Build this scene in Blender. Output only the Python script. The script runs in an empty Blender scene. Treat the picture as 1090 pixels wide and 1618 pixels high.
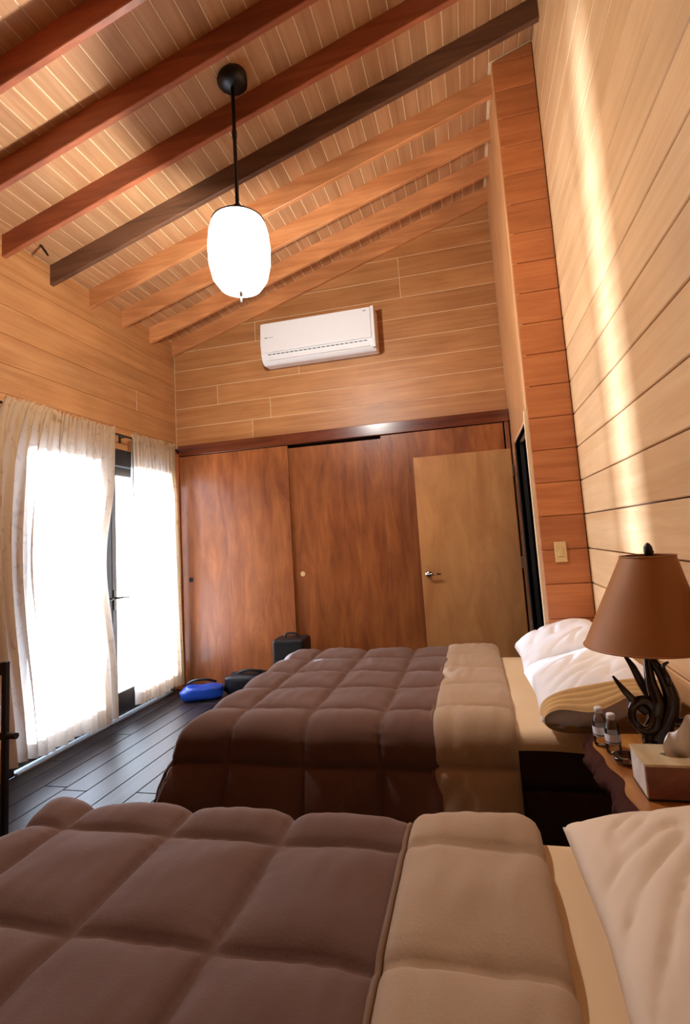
import bpy, bmesh, math, random
from mathutils import Vector, Matrix, noise
random.seed(7)
SC = bpy.context.scene
COL = SC.collection
PI = math.pi

# ------------------------------------------------------------------ camera
H = 1.301
cam_d = bpy.data.cameras.new('camera'); cam = bpy.data.objects.new('camera', cam_d); COL.objects.link(cam)
Rm = [[0.97225, 0.06364, 0.22512], [-0.08583, 0.99222, 0.09017], [-0.21763, -0.10699, 0.97015]]
r0, r1, r2 = [Vector((r[0], r[2], -r[1])) for r in Rm]
m = Matrix((r0, -r1, -r2)).transposed().to_4x4()
m.translation = (0, 0, H)
cam.matrix_world = m
cam_d.sensor_fit = 'AUTO'; cam_d.sensor_width = 36
cam_d.lens = 806 / 1618 * 36
cam_d.shift_x = -(559 - 545) / 1618
cam_d.shift_y = -(809 - 766) / 1618
cam_d.clip_start = .02
SC.camera = cam

# ------------------------------------------------------------------ world, lights, exposure
w = bpy.data.worlds.new('daylight'); SC.world = w; w.use_nodes = True
bgn = w.node_tree.nodes['Background']
bgn.inputs[0].default_value = (.80, .90, 1.0, 1); bgn.inputs[1].default_value = 8.0
SC.view_settings.view_transform = 'Standard'; SC.view_settings.look = 'None'
SC.view_settings.gamma = 1; SC.view_settings.use_curve_mapping = False
SC.view_settings.exposure = 0.0
SC.cycles.use_denoising = True
SC.cycles.max_bounces = 10; SC.cycles.transparent_max_bounces = 12
SC.cycles.sample_clamp_indirect = 8
PENDANT_W = 205.0
def lamp(name, kind, loc, energy, color, **kw):
    d = bpy.data.lights.new(name, kind); d.energy = energy; d.color = color
    for k, v in kw.items(): setattr(d, k, v)
    o = bpy.data.objects.new(name, d); COL.objects.link(o); o.location = loc
    return o
# added lamps standing in for sunlight bounced off the terrace, aimed through the curtain gap
tl = lamp('terrace_reflection', 'AREA', (-6.2, 5.05, .45), 2300, (.62, .78, 1.0), shape='RECTANGLE', size=.22, size_y=.5)
tl.rotation_euler = (Vector((.65, 2.2, 2.3)) - Vector(tl.location)).to_track_quat('-Z', 'Y').to_euler()

tl2 = lamp('terrace_glow', 'AREA', (-6.2, 4.45, .35), 1700, (.62, .78, 1.0), shape='RECTANGLE', size=.75, size_y=.5)  # second added lamp, a broader wash on the right wall
tl2.rotation_euler = (Vector((.65, 2.9, 2.0)) - Vector(tl2.location)).to_track_quat('-Z', 'Y').to_euler()

# ------------------------------------------------------------------ helpers
def newmat(name):
    mt = bpy.data.materials.new(name); mt.use_nodes = True
    nt = mt.node_tree; b = nt.nodes['Principled BSDF']
    return mt, nt, b
def N(nt, t, **kw):
    n = nt.nodes.new(t)
    for k, v in kw.items(): setattr(n, k, v)
    return n
def srgb(*c):
    return tuple(((x/255)/12.92 if x/255 <= .04045 else ((x/255+.055)/1.055)**2.4) for x in c) + (1,)
def wood(name, c1, c2, scale=(1, 1, 1), rough=.4, bump=.15, vary=.22, coat=0, spec=.5, patch=.35):
    mt, nt, b = newmat(name); L = nt.links.new
    tc = N(nt, 'ShaderNodeTexCoord'); oi = N(nt, 'ShaderNodeObjectInfo')
    add = N(nt, 'ShaderNodeVectorMath', operation='ADD')
    mul = N(nt, 'ShaderNodeMath', operation='MULTIPLY'); mul.inputs[1].default_value = 37.0
    L(oi.outputs['Random'], mul.inputs[0]); L(tc.outputs['Object'], add.inputs[0]); L(mul.outputs[0], add.inputs[1])
    mp = N(nt, 'ShaderNodeMapping'); mp.inputs['Scale'].default_value = scale; L(add.outputs[0], mp.inputs['Vector'])
    n1 = N(nt, 'ShaderNodeTexNoise'); n1.inputs['Scale'].default_value = 1; n1.inputs['Detail'].default_value = 6; n1.inputs['Roughness'].default_value = .65
    n1.inputs['Distortion'].default_value = .6
    L(mp.outputs[0], n1.inputs['Vector'])
    rp = N(nt, 'ShaderNodeValToRGB'); rp.color_ramp.elements[0].position = .32; rp.color_ramp.elements[1].position = .68
    rp.color_ramp.elements[0].color = c2; rp.color_ramp.elements[1].color = c1
    L(n1.outputs[0], rp.inputs[0])
    n2 = N(nt, 'ShaderNodeTexNoise'); n2.inputs['Scale'].default_value = 2.3; n2.inputs['Detail'].default_value = 2
    L(add.outputs[0], n2.inputs['Vector'])
    mr = N(nt, 'ShaderNodeMapRange'); mr.inputs['To Min'].default_value = 1-patch; mr.inputs['To Max'].default_value = 1+patch
    L(n2.outputs[0], mr.inputs['Value'])
    vr = N(nt, 'ShaderNodeMapRange'); vr.inputs['To Min'].default_value = 1-vary; vr.inputs['To Max'].default_value = 1+vary
    L(oi.outputs['Random'], vr.inputs['Value'])
    mm = N(nt, 'ShaderNodeMath', operation='MULTIPLY'); L(mr.outputs[0], mm.inputs[0]); L(vr.outputs[0], mm.inputs[1])
    hs = N(nt, 'ShaderNodeHueSaturation'); L(rp.outputs[0], hs.inputs['Color']); L(mm.outputs[0], hs.inputs['Value'])
    L(hs.outputs[0], b.inputs['Base Color'])
    b.inputs['Roughness'].default_value = rough; b.inputs['Coat Weight'].default_value = coat; b.inputs['Coat Roughness'].default_value = .13
    b.inputs['Specular IOR Level'].default_value = spec
    bp = N(nt, 'ShaderNodeBump'); bp.inputs['Strength'].default_value = bump; bp.inputs['Distance'].default_value = .004
    L(n1.outputs[0], bp.inputs['Height']); L(bp.outputs[0], b.inputs['Normal'])
    return mt
def plain(name, c, rough=.5, metal=0, spec=.5, noise_amt=.12, nscale=30, bump=0, coat=0, sheen=0):
    mt, nt, b = newmat(name); L = nt.links.new
    tc = N(nt, 'ShaderNodeTexCoord'); n1 = N(nt, 'ShaderNodeTexNoise'); n1.inputs['Scale'].default_value = nscale; n1.inputs['Detail'].default_value = 3
    L(tc.outputs['Object'], n1.inputs['Vector'])
    mr = N(nt, 'ShaderNodeMapRange'); mr.inputs['To Min'].default_value = 1-noise_amt; mr.inputs['To Max'].default_value = 1+noise_amt
    L(n1.outputs[0], mr.inputs['Value'])
    hs = N(nt, 'ShaderNodeHueSaturation'); hs.inputs['Color'].default_value = c; L(mr.outputs[0], hs.inputs['Value'])
    L(hs.outputs[0], b.inputs['Base Color'])
    b.inputs['Roughness'].default_value = rough; b.inputs['Metallic'].default_value = metal; b.inputs['Specular IOR Level'].default_value = spec
    b.inputs['Coat Weight'].default_value = coat; b.inputs['Sheen Weight'].default_value = sheen
    if bump:
        bp = N(nt, 'ShaderNodeBump'); bp.inputs['Strength'].default_value = bump; bp.inputs['Distance'].default_value = .003
        L(n1.outputs[0], bp.inputs['Height']); L(bp.outputs[0], b.inputs['Normal'])
    return mt

WL = {}
def wl(o): return WL.get(o.name, Vector((0, 0, 0))) if o else Vector((0, 0, 0))
def register(o, parent, at):
    """place o at world point `at` under parent (no rotations on parents)."""
    COL.objects.link(o)
    if parent: o.parent = parent
    o.location = Vector(at) - wl(parent)
    WL[o.name] = Vector(at)
    return o
def mesh(name, verts, faces, mat, parent=None, at=None, smooth=False, kind=None):
    at = Vector(at) if at is not None else (wl(parent) if parent else Vector((0, 0, 0)))
    me = bpy.data.meshes.new(name)
    me.from_pydata([tuple(Vector(v) - at) for v in verts], [], faces)
    if smooth:
        me.polygons.foreach_set('use_smooth', [True]*len(me.polygons))
    me.materials.append(mat); me.update()
    o = bpy.data.objects.new(name, me); register(o, parent, at)
    if kind: o['kind'] = kind
    return o
def from_bm(name, bm, mat, parent=None, at=None, smooth=False, kind=None, mats=None):
    at = Vector(at) if at is not None else (wl(parent) if parent else Vector((0, 0, 0)))
    bmesh.ops.recalc_face_normals(bm, faces=bm.faces[:])
    for v in bm.verts: v.co -= at
    me = bpy.data.meshes.new(name); bm.to_mesh(me); bm.free()
    if smooth: me.polygons.foreach_set('use_smooth', [True]*len(me.polygons))
    for mm in (mats or [mat]): me.materials.append(mm)
    o = bpy.data.objects.new(name, me); register(o, parent, at)
    if kind: o['kind'] = kind
    return o
def share(name, me, parent, at):
    o = bpy.data.objects.new(name, me); return register(o, parent, at)
def thing(name, label, cat, at, group=None):
    o = bpy.data.objects.new(name, None); o.empty_display_size = .1
    register(o, None, at); o['label'] = label; o['category'] = cat
    if group: o['group'] = group
    return o
def tag(o, label, cat, group=None):
    o['label'] = label; o['category'] = cat
    if group: o['group'] = group
    return o
def bbox(bm, x0, x1, y0, y1, z0, z1, bev=0, seg=2):
    r = bmesh.ops.create_cube(bm, size=1)
    vs = r['verts']
    for v in vs:
        v.co = ((x0+x1)/2 + v.co.x*(x1-x0), (y0+y1)/2 + v.co.y*(y1-y0), (z0+z1)/2 + v.co.z*(z1-z0))
    if bev:
        es = list({e for v in vs for e in v.link_edges})
        bmesh.ops.bevel(bm, geom=es, offset=bev, segments=seg, affect='EDGES', profile=.5)
    return bm
def box(name, x0, x1, y0, y1, z0, z1, mat, parent=None, bev=.004, seg=2, at=None, kind=None, smooth=False):
    return from_bm(name, bbox(bmesh.new(), x0, x1, y0, y1, z0, z1, bev, seg), mat, parent, at, smooth, kind)
def slab(poly, front, bev, place):
    """bevelled board: convex poly in plane coordinates, depth direction toward the room = +; returns verts, faces."""
    n = len(poly); cx = sum(p[0] for p in poly)/n; cy = sum(p[1] for p in poly)/n
    area = sum(poly[i][0]*poly[(i+1) % n][1]-poly[(i+1) % n][0]*poly[i][1] for i in range(n))
    if area < 0: poly = poly[::-1]
    ins = []
    for i in range(n):
        p0, p1, p2 = Vector(poly[i-1]), Vector(poly[i]), Vector(poly[(i+1) % n])
        d1 = (p1-p0).normalized(); d2 = (p2-p1).normalized()
        n1 = Vector((-d1.y, d1.x)); n2 = Vector((-d2.y, d2.x))
        bis = n1+n2; bis.normalize(); c = max(.35, bis.dot(n1))
        ins.append(p1+bis*(bev/c))
    V = [place(p[0], p[1], -.03) for p in poly]+[place(p[0], p[1], front-bev) for p in poly]+[place(p[0], p[1], front) for p in ins]
    F = [tuple(range(2*n, 3*n))]
    for i in range(n):
        j = (i+1) % n
        F.append((i, j, n+j, n+i)); F.append((n+i, n+j, 2*n+j, 2*n+i))
    return V, F
def tube(bm, pts, rad, n=10, cap=True):
    """tapered tube along pts; rad list or number."""
    pts = [Vector(p) for p in pts]
    if not hasattr(rad, '__len__'): rad = [rad]*len(pts)
    rings = []; up = Vector((.13, .31, .94))
    for i, p in enumerate(pts):
        t = (pts[min(i+1, len(pts)-1)]-pts[max(i-1, 0)]).normalized()
        a = t.cross(up)
        if a.length < .05: a = t.cross(Vector((1, .2, 0)))
        a.normalize(); b = t.cross(a)
        rings.append([bm.verts.new(p+(a*math.cos(2*PI*k/n)+b*math.sin(2*PI*k/n))*rad[i]) for k in range(n)])
    for i in range(len(rings)-1):
        for k in range(n):
            bm.faces.new((rings[i][k], rings[i][(k+1) % n], rings[i+1][(k+1) % n], rings[i+1][k]))
    if cap:
        bm.faces.new(rings[0]); bm.faces.new(rings[-1])
def spline(P, k=6):
    """Catmull-Rom through P."""
    P = [Vector(p) for p in P]; out = []
    for i in range(len(P)-1):
        a, b, c, d = P[max(i-1, 0)], P[i], P[i+1], P[min(i+2, len(P)-1)]
        for s in range(k):
            t = s/k
            out.append(.5*((2*b)+(c-a)*t+(2*a-5*b+4*c-d)*t*t+(3*b-a-3*c+d)*t**3))
    out.append(P[-1]); return out
def lerpl(L, n):
    out = []
    for i in range(n):
        f = i/(n-1)*(len(L)-1); j = min(int(f), len(L)-2); out.append(L[j]+(L[j+1]-L[j])*(f-j))
    return out
def lathe(bm, prof, c, n=28, tilt=None):
    """prof: (r, z) list, c centre (x,y,0-level)."""
    rings = []
    for r, z in prof:
        ox, oy = tilt(z) if tilt else (0, 0)
        rings.append([bm.verts.new((c[0]+ox+r*math.cos(2*PI*k/n), c[1]+oy+r*math.sin(2*PI*k/n), c[2]+z)) for k in range(n)])
    for i in range(len(rings)-1):
        for k in range(n):
            bm.faces.new((rings[i][k], rings[i][(k+1) % n], rings[i+1][(k+1) % n], rings[i+1][k]))
    return rings
def lathe_obj(name, prof, c, mat, parent=None, n=28, caps=True, smooth=True, tilt=None):
    bm = bmesh.new(); rings = lathe(bm, prof, c, n, tilt)
    if caps:
        if prof[0][0] > 1e-5: bm.faces.new(rings[0])
        if prof[-1][0] > 1e-5: bm.faces.new(rings[-1])
    bmesh.ops.remove_doubles(bm, verts=bm.verts[:], dist=1e-6)
    return from_bm(name, bm, mat, parent, smooth=smooth)

# ------------------------------------------------------------------ materials
PINE1, PINE2 = srgb(196, 140, 88), srgb(170, 112, 64)
M = {}
M['pine_x'] = wood('pine_boards_x', PINE1, PINE2, (1.2, 14, 22), .42, .15, .10, patch=.25)
M['pine_y'] = wood('pine_boards_y', PINE1, PINE2, (14, 1.2, 22), .42, .15, .10, patch=.25)
M['pine_right'] = wood('pine_boards_varnished', srgb(218, 176, 128), srgb(200, 152, 102), (14, .9, 20), .38, .1, .06, patch=.18)
M['pine_col'] = wood('pine_boards_column', srgb(206, 130, 76), srgb(178, 102, 56), (1.5, 14, 22), .45, .15, .10, patch=.22)
M['pine_v'] = wood('pine_panel', srgb(214, 160, 108), srgb(192, 132, 80), (14, 14, 1), .42, .1, .05, patch=.2)
M['ceil'] = wood('ceiling_boards', srgb(200, 154, 110), srgb(172, 122, 82), (16, .9, 16), .5, .12, .10, patch=.22)
M['rafter'] = wood('rafter_wood', srgb(222, 156, 102), srgb(186, 118, 70), (1.1, 16, 14), .42, .15, .14, patch=.35)
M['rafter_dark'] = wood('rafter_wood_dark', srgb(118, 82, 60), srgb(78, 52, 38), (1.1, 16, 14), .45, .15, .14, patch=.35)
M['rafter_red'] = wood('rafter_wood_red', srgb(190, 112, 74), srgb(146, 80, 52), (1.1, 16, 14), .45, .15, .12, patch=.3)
M['front'] = wood('pine_front', srgb(120, 80, 50), srgb(96, 60, 36), (1.2, 14, 22), .5, .1, .05)
M['joint'] = plain('pale_joint', srgb(246, 222, 180), .6)
M['groove'] = plain('dark_groove', srgb(70, 34, 16), .8)
M['closet'] = wood('closet_plywood', srgb(168, 100, 52), srgb(122, 64, 32), (9, 9, 1.6), .36, .06, .04, coat=.16, spec=.35, patch=.45)
M['leaf'] = wood('door_plywood', srgb(208, 150, 92), srgb(176, 116, 66), (5, 5, 1.5), .4, .06, .04, patch=.3)
M['fascia'] = wood('fascia_wood', srgb(120, 60, 34), srgb(84, 36, 20), (1.2, 16, 20), .25, .08, .05, coat=.4)
M['jamb'] = wood('jamb_wood', srgb(170, 98, 56), srgb(130, 66, 34), (14, 14, 1), .4, .1, .05)
M['casing'] = wood('casing_wood', srgb(238, 208, 172), srgb(216, 176, 132), (14, 14, 1), .4, .1, .04)
M['floor'] = wood('dark_floorboards', srgb(52, 44, 46), srgb(30, 24, 26), (12, 1.2, 12), .38, .12, .2, spec=.25)
M['dark'] = plain('dark_void', srgb(26, 20, 18), .8)  # near-black: shade of unlit interiors put into the colour
M['door_metal'] = plain('dark_door_paint', srgb(34, 34, 40), .35)
M['chrome'] = plain('chrome', srgb(190, 186, 178), .18, 1)
M['handle'] = plain('dark_chrome', srgb(84, 80, 76), .22, 1)
M['black'] = plain('black_metal', srgb(20, 17, 16), .4)
M['alu'] = plain('aluminium', srgb(190, 196, 205), .3, .9)
M['white'] = plain('white_plastic', srgb(238, 238, 240), .35, noise_amt=.02)
M['grey'] = plain('grey_print', srgb(120, 122, 130), .5)
M['ivory'] = plain('ivory_plastic', srgb(226, 196, 140), .4)
M['comf'] = plain('brown_quilt', srgb(106, 76, 64), .85, spec=.25, noise_amt=.08, nscale=160, bump=.25, sheen=.15)
M['fold'] = plain('tan_quilt', srgb(176, 148, 120), .85, spec=.25, noise_amt=.06, nscale=160, bump=.25, sheen=.1)
M['pipe'] = plain('quilt_piping', srgb(128, 98, 74), .8)
M['sheet'] = plain('peach_sheet', srgb(246, 214, 170), .85, noise_amt=.04, nscale=8, sheen=.1)
M['pillow_w'] = plain('white_pillowcase', srgb(244, 240, 240), .85, noise_amt=.03, nscale=6)
M['pillow_c'] = plain('cream_pillowcase', srgb(230, 206, 178), .85, noise_amt=.03, nscale=6)
M['pillow_t'] = plain('tan_hem', srgb(206, 164, 106), .85, noise_amt=.05)
M['bedbase'] = plain('dark_bed_base', srgb(84, 62, 52), .85)
M['matt'] = plain('mattress_side', srgb(70, 52, 42), .9)
M['slabtop'] = wood('slab_wood', srgb(196, 134, 66), srgb(146, 84, 36), (20, 2, 20), .3, .1, .05, coat=.3)
M['bark'] = plain('bark', srgb(66, 30, 20), .75, spec=.12, noise_amt=.6, nscale=26, bump=.8)
M['ns'] = wood('nightstand_wood', srgb(92, 52, 32), srgb(60, 32, 20), (14, 2, 14), .5, .1, .05)
M['bronze'] = plain('dark_antler', srgb(38, 26, 20), .18, .1, .6, noise_amt=.35, nscale=14, coat=.5)
M['shade'] = plain('leather_shade', srgb(170, 110, 58), .5, noise_amt=.12, nscale=9, bump=.1)
M['shade_in'] = plain('shade_lining', srgb(190, 140, 90), .8)
M['tissue'] = plain('tissue_paper', srgb(244, 240, 238), .9, noise_amt=.02)
M['tbox_light'] = wood('box_birch', srgb(224, 200, 160), srgb(190, 158, 110), (20, 3, 20), .5, .1, .02)
M['tbox_side'] = wood('box_white_side', srgb(226, 214, 202), srgb(200, 184, 168), (4, 10, 10), .5, .1, .02)
M['tbox_front'] = wood('box_brown_front', srgb(150, 90, 66), srgb(108, 60, 44), (6, 20, 14), .5, .1, .02)
M['blue'] = plain('blue_nylon', srgb(28, 74, 186), .3, noise_amt=.3, nscale=12)
M['bag'] = plain('black_nylon', srgb(22, 24, 28), .45, noise_amt=.3)
M['navy'] = plain('navy_nylon', srgb(14, 18, 32), .4, noise_amt=.3)
M['terrace'] = plain('terrace_concrete', srgb(225, 222, 216), .8)

def glass_mat(name, tint=(1, 1, 1, 1), refl=.12, rough=.02):
    mt = bpy.data.materials.new(name); mt.use_nodes = True; nt = mt.node_tree; nt.nodes.clear()
    out = N(nt, 'ShaderNodeOutputMaterial'); mx = N(nt, 'ShaderNodeMixShader'); tr = N(nt, 'ShaderNodeBsdfTransparent'); gl = N(nt, 'ShaderNodeBsdfGlossy')
    tr.inputs[0].default_value = tint; gl.inputs['Roughness'].default_value = rough
    fr = N(nt, 'ShaderNodeLayerWeight'); fr.inputs[0].default_value = refl
    nt.links.new(fr.outputs['Fresnel'], mx.inputs[0]); nt.links.new(tr.outputs[0], mx.inputs[1]); nt.links.new(gl.outputs[0], mx.inputs[2])
    nt.links.new(mx.outputs[0], out.inputs[0])
    return mt
M['pane'] = glass_mat('clear_pane', (.97, .98, 1, 1), .06)
M['plastic_clear'] = glass_mat('clear_plastic', (.93, .94, .95, 1), .3, .08)
M['glass_dish'] = glass_mat('thick_glass', (.55, .45, .42, 1), .4, .03)
def globe_mat():
    mt = bpy.data.materials.new('lit_opal_glass'); mt.use_nodes = True; nt = mt.node_tree; nt.nodes.clear()
    out = N(nt, 'ShaderNodeOutputMaterial'); mx = N(nt, 'ShaderNodeMixShader'); tr = N(nt, 'ShaderNodeBsdfTransparent'); em = N(nt, 'ShaderNodeEmission')
    em.inputs[0].default_value = (1, .93, .84, 1); em.inputs[1].default_value = 9.0; mx.inputs[0].default_value = .5
    nt.links.new(tr.outputs[0], mx.inputs[1]); nt.links.new(em.outputs[0], mx.inputs[2]); nt.links.new(mx.outputs[0], out.inputs[0])
    return mt
M['globe'] = globe_mat()
def curtain_mat():
    mt = bpy.data.materials.new('curtain_cloth'); mt.use_nodes = True; nt = mt.node_tree; nt.nodes.clear(); L = nt.links.new
    out = N(nt, 'ShaderNodeOutputMaterial'); mx = N(nt, 'ShaderNodeMixShader'); df = N(nt, 'ShaderNodeBsdfDiffuse'); tl_ = N(nt, 'ShaderNodeBsdfTranslucent')
    tc = N(nt, 'ShaderNodeTexCoord'); mp = N(nt, 'ShaderNodeMapping'); mp.inputs['Scale'].default_value = (3, 7, 3.2); L(tc.outputs['Object'], mp.inputs[0])
    n1 = N(nt, 'ShaderNodeTexNoise'); n1.inputs['Scale'].default_value = 2.2; n1.inputs['Detail'].default_value = 4; n1.inputs['Distortion'].default_value = 2.5
    L(mp.outputs[0], n1.inputs[0])
    rp = N(nt, 'ShaderNodeValToRGB'); rp.color_ramp.elements[0].position = .56; rp.color_ramp.elements[1].position = .66
    rp.color_ramp.elements[0].color = srgb(206, 174, 134); rp.color_ramp.elements[1].color = srgb(170, 128, 78)
    L(n1.outputs[0], rp.inputs[0]); L(rp.outputs[0], df.inputs[0])
    tl_.inputs[0].default_value = (.86, .84, .82, 1)
    mx.inputs[0].default_value = .42
    L(df.outputs[0], mx.inputs[1]); L(tl_.outputs[0], mx.inputs[2]); L(mx.outputs[0], out.inputs[0])
    return mt
M['curtain'] = curtain_mat()

# ------------------------------------------------------------------ room constants
XL, XR, YB, YF = -2.843, .66, 4.583, -1.7
X1, YC = .395, 3.28                     # partition face, its front end
K = .306
def zb(x): return 3.29 + K*(x-XL)       # underside of the rafters
PL = .15                                # plank underside above that
BH = .198                               # board height
# ------------------------------------------------------------------ floor
floor = mesh('floor', [(XL-.1, YF-.1, -.02), (2.4, YF-.1, -.02), (2.4, YB+.1, -.02), (XL-.1, YB+.1, -.02)], [(0, 1, 2, 3)], M['groove'], kind='structure')
fw = .155
def plank_me(L_):
    bm = bmesh.new(); bbox(bm, 0, fw-.004, 0, L_-.004, -.018, 0, .0025, 1)
    bmesh.ops.recalc_face_normals(bm, faces=bm.faces[:])
    me = bpy.data.meshes.new('floor_plank'); bm.to_mesh(me); bm.free(); me.materials.append(M['floor']); return me
fmes = {}
x = XL; i = 0
while x < XR-.02:
    y = YF - random.random()*1.1
    while y < YB:
        L_ = random.choice((1.1, 1.3, 1.5)); y0 = max(y, YF); y1 = min(y+L_, YB)
        if y1-y0 > .08:
            key = round(y1-y0, 2)
            if key not in fmes: fmes[key] = plank_me(key)
            share('floor_plank', fmes[key], floor, (x, y0, 0))
        y += L_
    x += fw

# ------------------------------------------------------------------ walls
def clipz(poly, f):
    """keep the part of the polygon below line z = f(u)."""
    out = []
    for i in range(len(poly)):
        p, q = poly[i-1], poly[i]
        a = f(p[0])-p[1]; b = f(q[0])-q[1]
        if (a >= 0) != (b >= 0):
            t = a/(a-b); out.append((p[0]+(q[0]-p[0])*t, p[1]+(q[1]-p[1])*t))
        if b >= 0: out.append(q)
    return out
def boards(wall, u0, u1, z0, z1, place, mat, front=.0, bev=.006, z_off=.0, joints=None, clip=None, row_h=BH, gap=.003):
    k = math.floor((z0-z_off)/row_h)
    rng = random.Random(wall.name)
    while z_off+k*row_h < z1-.01:
        a = max(z0, z_off+k*row_h); b = min(z1, z_off+(k+1)*row_h)
        if b-a > .03:
            cuts = [u0]
            if joints:
                js = joints(k, rng)
                cuts += [j for j in js if u0+.15 < j < u1-.15]
            cuts.append(u1)
            for c0, c1 in zip(cuts[:-1], cuts[1:]):
                poly = [(c0+gap/2, a+gap/2), (c1-gap/2, a+gap/2), (c1-gap/2, b-gap/2), (c0+gap/2, b-gap/2)]
                if clip: poly = clipz(poly, clip)
                if len(poly) < 3: continue
                if max(p[1] for p in poly)-min(p[1] for p in poly) < .02: continue
                V, F = slab(poly, front, bev, place)
                mesh('wall_board', V, F, mat, wall)
        k += 1
# left wall with the door opening
DY0, DY1, DZ = 2.66, 4.44, 2.185
def P_left(u, z, d): return (XL+d, u, z)
wl_bm = bmesh.new()
bbox(wl_bm, XL-.12, XL-.028, YF-.1, DY0, -.05, 3.46); bbox(wl_bm, XL-.12, XL-.028, DY1, YB+.12, -.05, 3.46); bbox(wl_bm, XL-.12, XL-.028, DY0, DY1, DZ, 3.46)
wall_left = from_bm('wall_left', wl_bm, M['groove'], kind='structure')
jl = lambda k, r: [r.uniform(-.5, 4.0)]
boards(wall_left, YF, DY0, 0, DZ, P_left, M['pine_y'], bev=.003, joints=jl, gap=.0012)
boards(wall_left, DY1, YB, 0, DZ, P_left, M['pine_y'], bev=.003, gap=.0012)
boards(wall_left, YF, YB, DZ, 3.44, P_left, M['pine_y'], bev=.003, joints=jl, gap=.0012)
# back wall (boards above the closet)
def P_back(u, z, d): return (u, YB-d, z)
bw = bmesh.new(); v = [bw.verts.new(c) for c in ((XL-.1, YB+.0035, 2.342), (XR+2, YB+.0035, 2.342), (XR+2, YB+.0035, 5.2), (XL-.1, YB+.0035, 3.44))]
bw.faces.new(v)
wall_back = from_bm('wall_back', bw, M['joint'], kind='structure')
def jb(k, r):
    return [-.465] if k in (18, 19) else [r.uniform(XL+.4, 0)]
boards(wall_back, XL, X1, 2.3, 4.4, P_back, M['pine_x'], bev=.002, z_off=-.036, joints=jb, clip=lambda u: zb(u)+PL-.006, gap=.0045)
# right wall
def P_right(u, z, d): return (XR-d, u, z)
wall_right = box('wall_right', XR+.028, XR+.10, YF-.1, YC+.02, -.05, 4.62, M['groove'], kind='structure', bev=0)
boards(wall_right, YF, YC, 0, 4.50, P_right, M['pine_right'], bev=.004, z_off=-.054, row_h=.203, joints=lambda k, r: [r.uniform(-1.2, .6)], gap=.0055)
# partition: its end face and its side with the doorway
OY0, OY1, OZ = YC+.055, 4.18, 1.985
wall_partition = box('wall_partition', X1+.03, XR+.1, YC+.028, YC+.06, -.05, 4.6, M['groove'], kind='structure', bev=0)
def P_col(u, z, d): return (u, YC-d, z)
boards(wall_partition, X1, XR, 0, 4.55, P_col, M['pine_col'], bev=.003, z_off=-.054, row_h=.203, clip=lambda u: zb(u)+PL-.006, gap=.003)
box('side_panel', X1, X1+.03, OY0, YB, OZ, 4.42, M['pine_v'], wall_partition, bev=.002, seg=1)
box('side_panel', X1, X1+.03, OY1, YB, 0, OZ, M['pine_v'], wall_partition, bev=.002, seg=1)
box('corner_strip', X1-.004, X1+.03, YC+.001, OY0-.002, OZ+.05, 4.40, M['pine_v'], wall_partition, bev=.002, seg=1)
# the room behind the doorway, its shade put into near-black walls
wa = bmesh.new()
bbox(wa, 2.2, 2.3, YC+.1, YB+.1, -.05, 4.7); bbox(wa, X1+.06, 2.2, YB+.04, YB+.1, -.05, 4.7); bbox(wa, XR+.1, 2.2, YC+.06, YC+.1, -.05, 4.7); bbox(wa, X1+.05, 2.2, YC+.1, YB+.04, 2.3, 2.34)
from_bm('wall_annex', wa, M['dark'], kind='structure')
box('wall_front', XL-.1, XR+.1, YF-.1, YF, -.05, 4.7, M['front'], kind='structure', bev=0)
box('wall_closet_back', XL-.1, X1+.03, YB+.08, YB+.14, -.05, 2.36, M['dark'], kind='structure', bev=0)  # closet hollow, its shade put into the near-black colour

# ------------------------------------------------------------------ ceiling
zz = lambda x, d=0: zb(x)+PL+d
xa, xe = XL-.15, XR+.12
ceiling = mesh('ceiling', [(xa, YF-.1, zz(xa, .005)), (xe, YF-.1, zz(xe, .005)), (xe, YB+.1, zz(xe, .005)), (xa, YB+.1, zz(xa, .005)),
                           (xa, YF-.1, zz(xa, .10)), (xe, YF-.1, zz(xe, .10)), (xe, YB+.1, zz(xe, .10)), (xa, YB+.1, zz(xa, .10))],
               [(0, 1, 2, 3), (4, 5, 6, 7), (0, 1, 5, 4), (1, 2, 6, 5), (2, 3, 7, 6), (3, 0, 4, 7)], M['joint'], kind='structure')
sp = .0975; g = .0075; b_ = .002
def cpl(x0, x1, y0, y1):
    V = []
    for (dx0, dx1, dy, dz) in ((0, 0, 0, .012), (0, 0, 0, .0015), (b_, b_, b_, 0)):
        for x, y in ((x0+dx0, y0+dy), (x1-dx1, y0+dy), (x1-dx1, y1-dy), (x0+dx0, y1-dy)):
            V.append((x, y, K*x+dz))
    F = [(8, 9, 10, 11)]
    for a in (0, 4):
        for i in range(4):
            j = (i+1) % 4; F.append((a+i, a+j, a+4+j, a+4+i))
    return V, F
def cme(y0, y1):
    V, F = cpl(0, sp-g, y0, y1); me = bpy.data.meshes.new('ceiling_plank'); me.from_pydata(V, [], F); me.materials.append(M['ceil']); return me
m_full = cme(YF, YB); m_short = cme(YF, YC-.002)
for i in range(36):
    x = XL+.004+i*sp
    if x+sp > XR+.02: break
    share('ceiling_plank', m_short if x+sp > X1 else m_full, ceiling, (x, 0, zz(x)-K*0))
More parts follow.
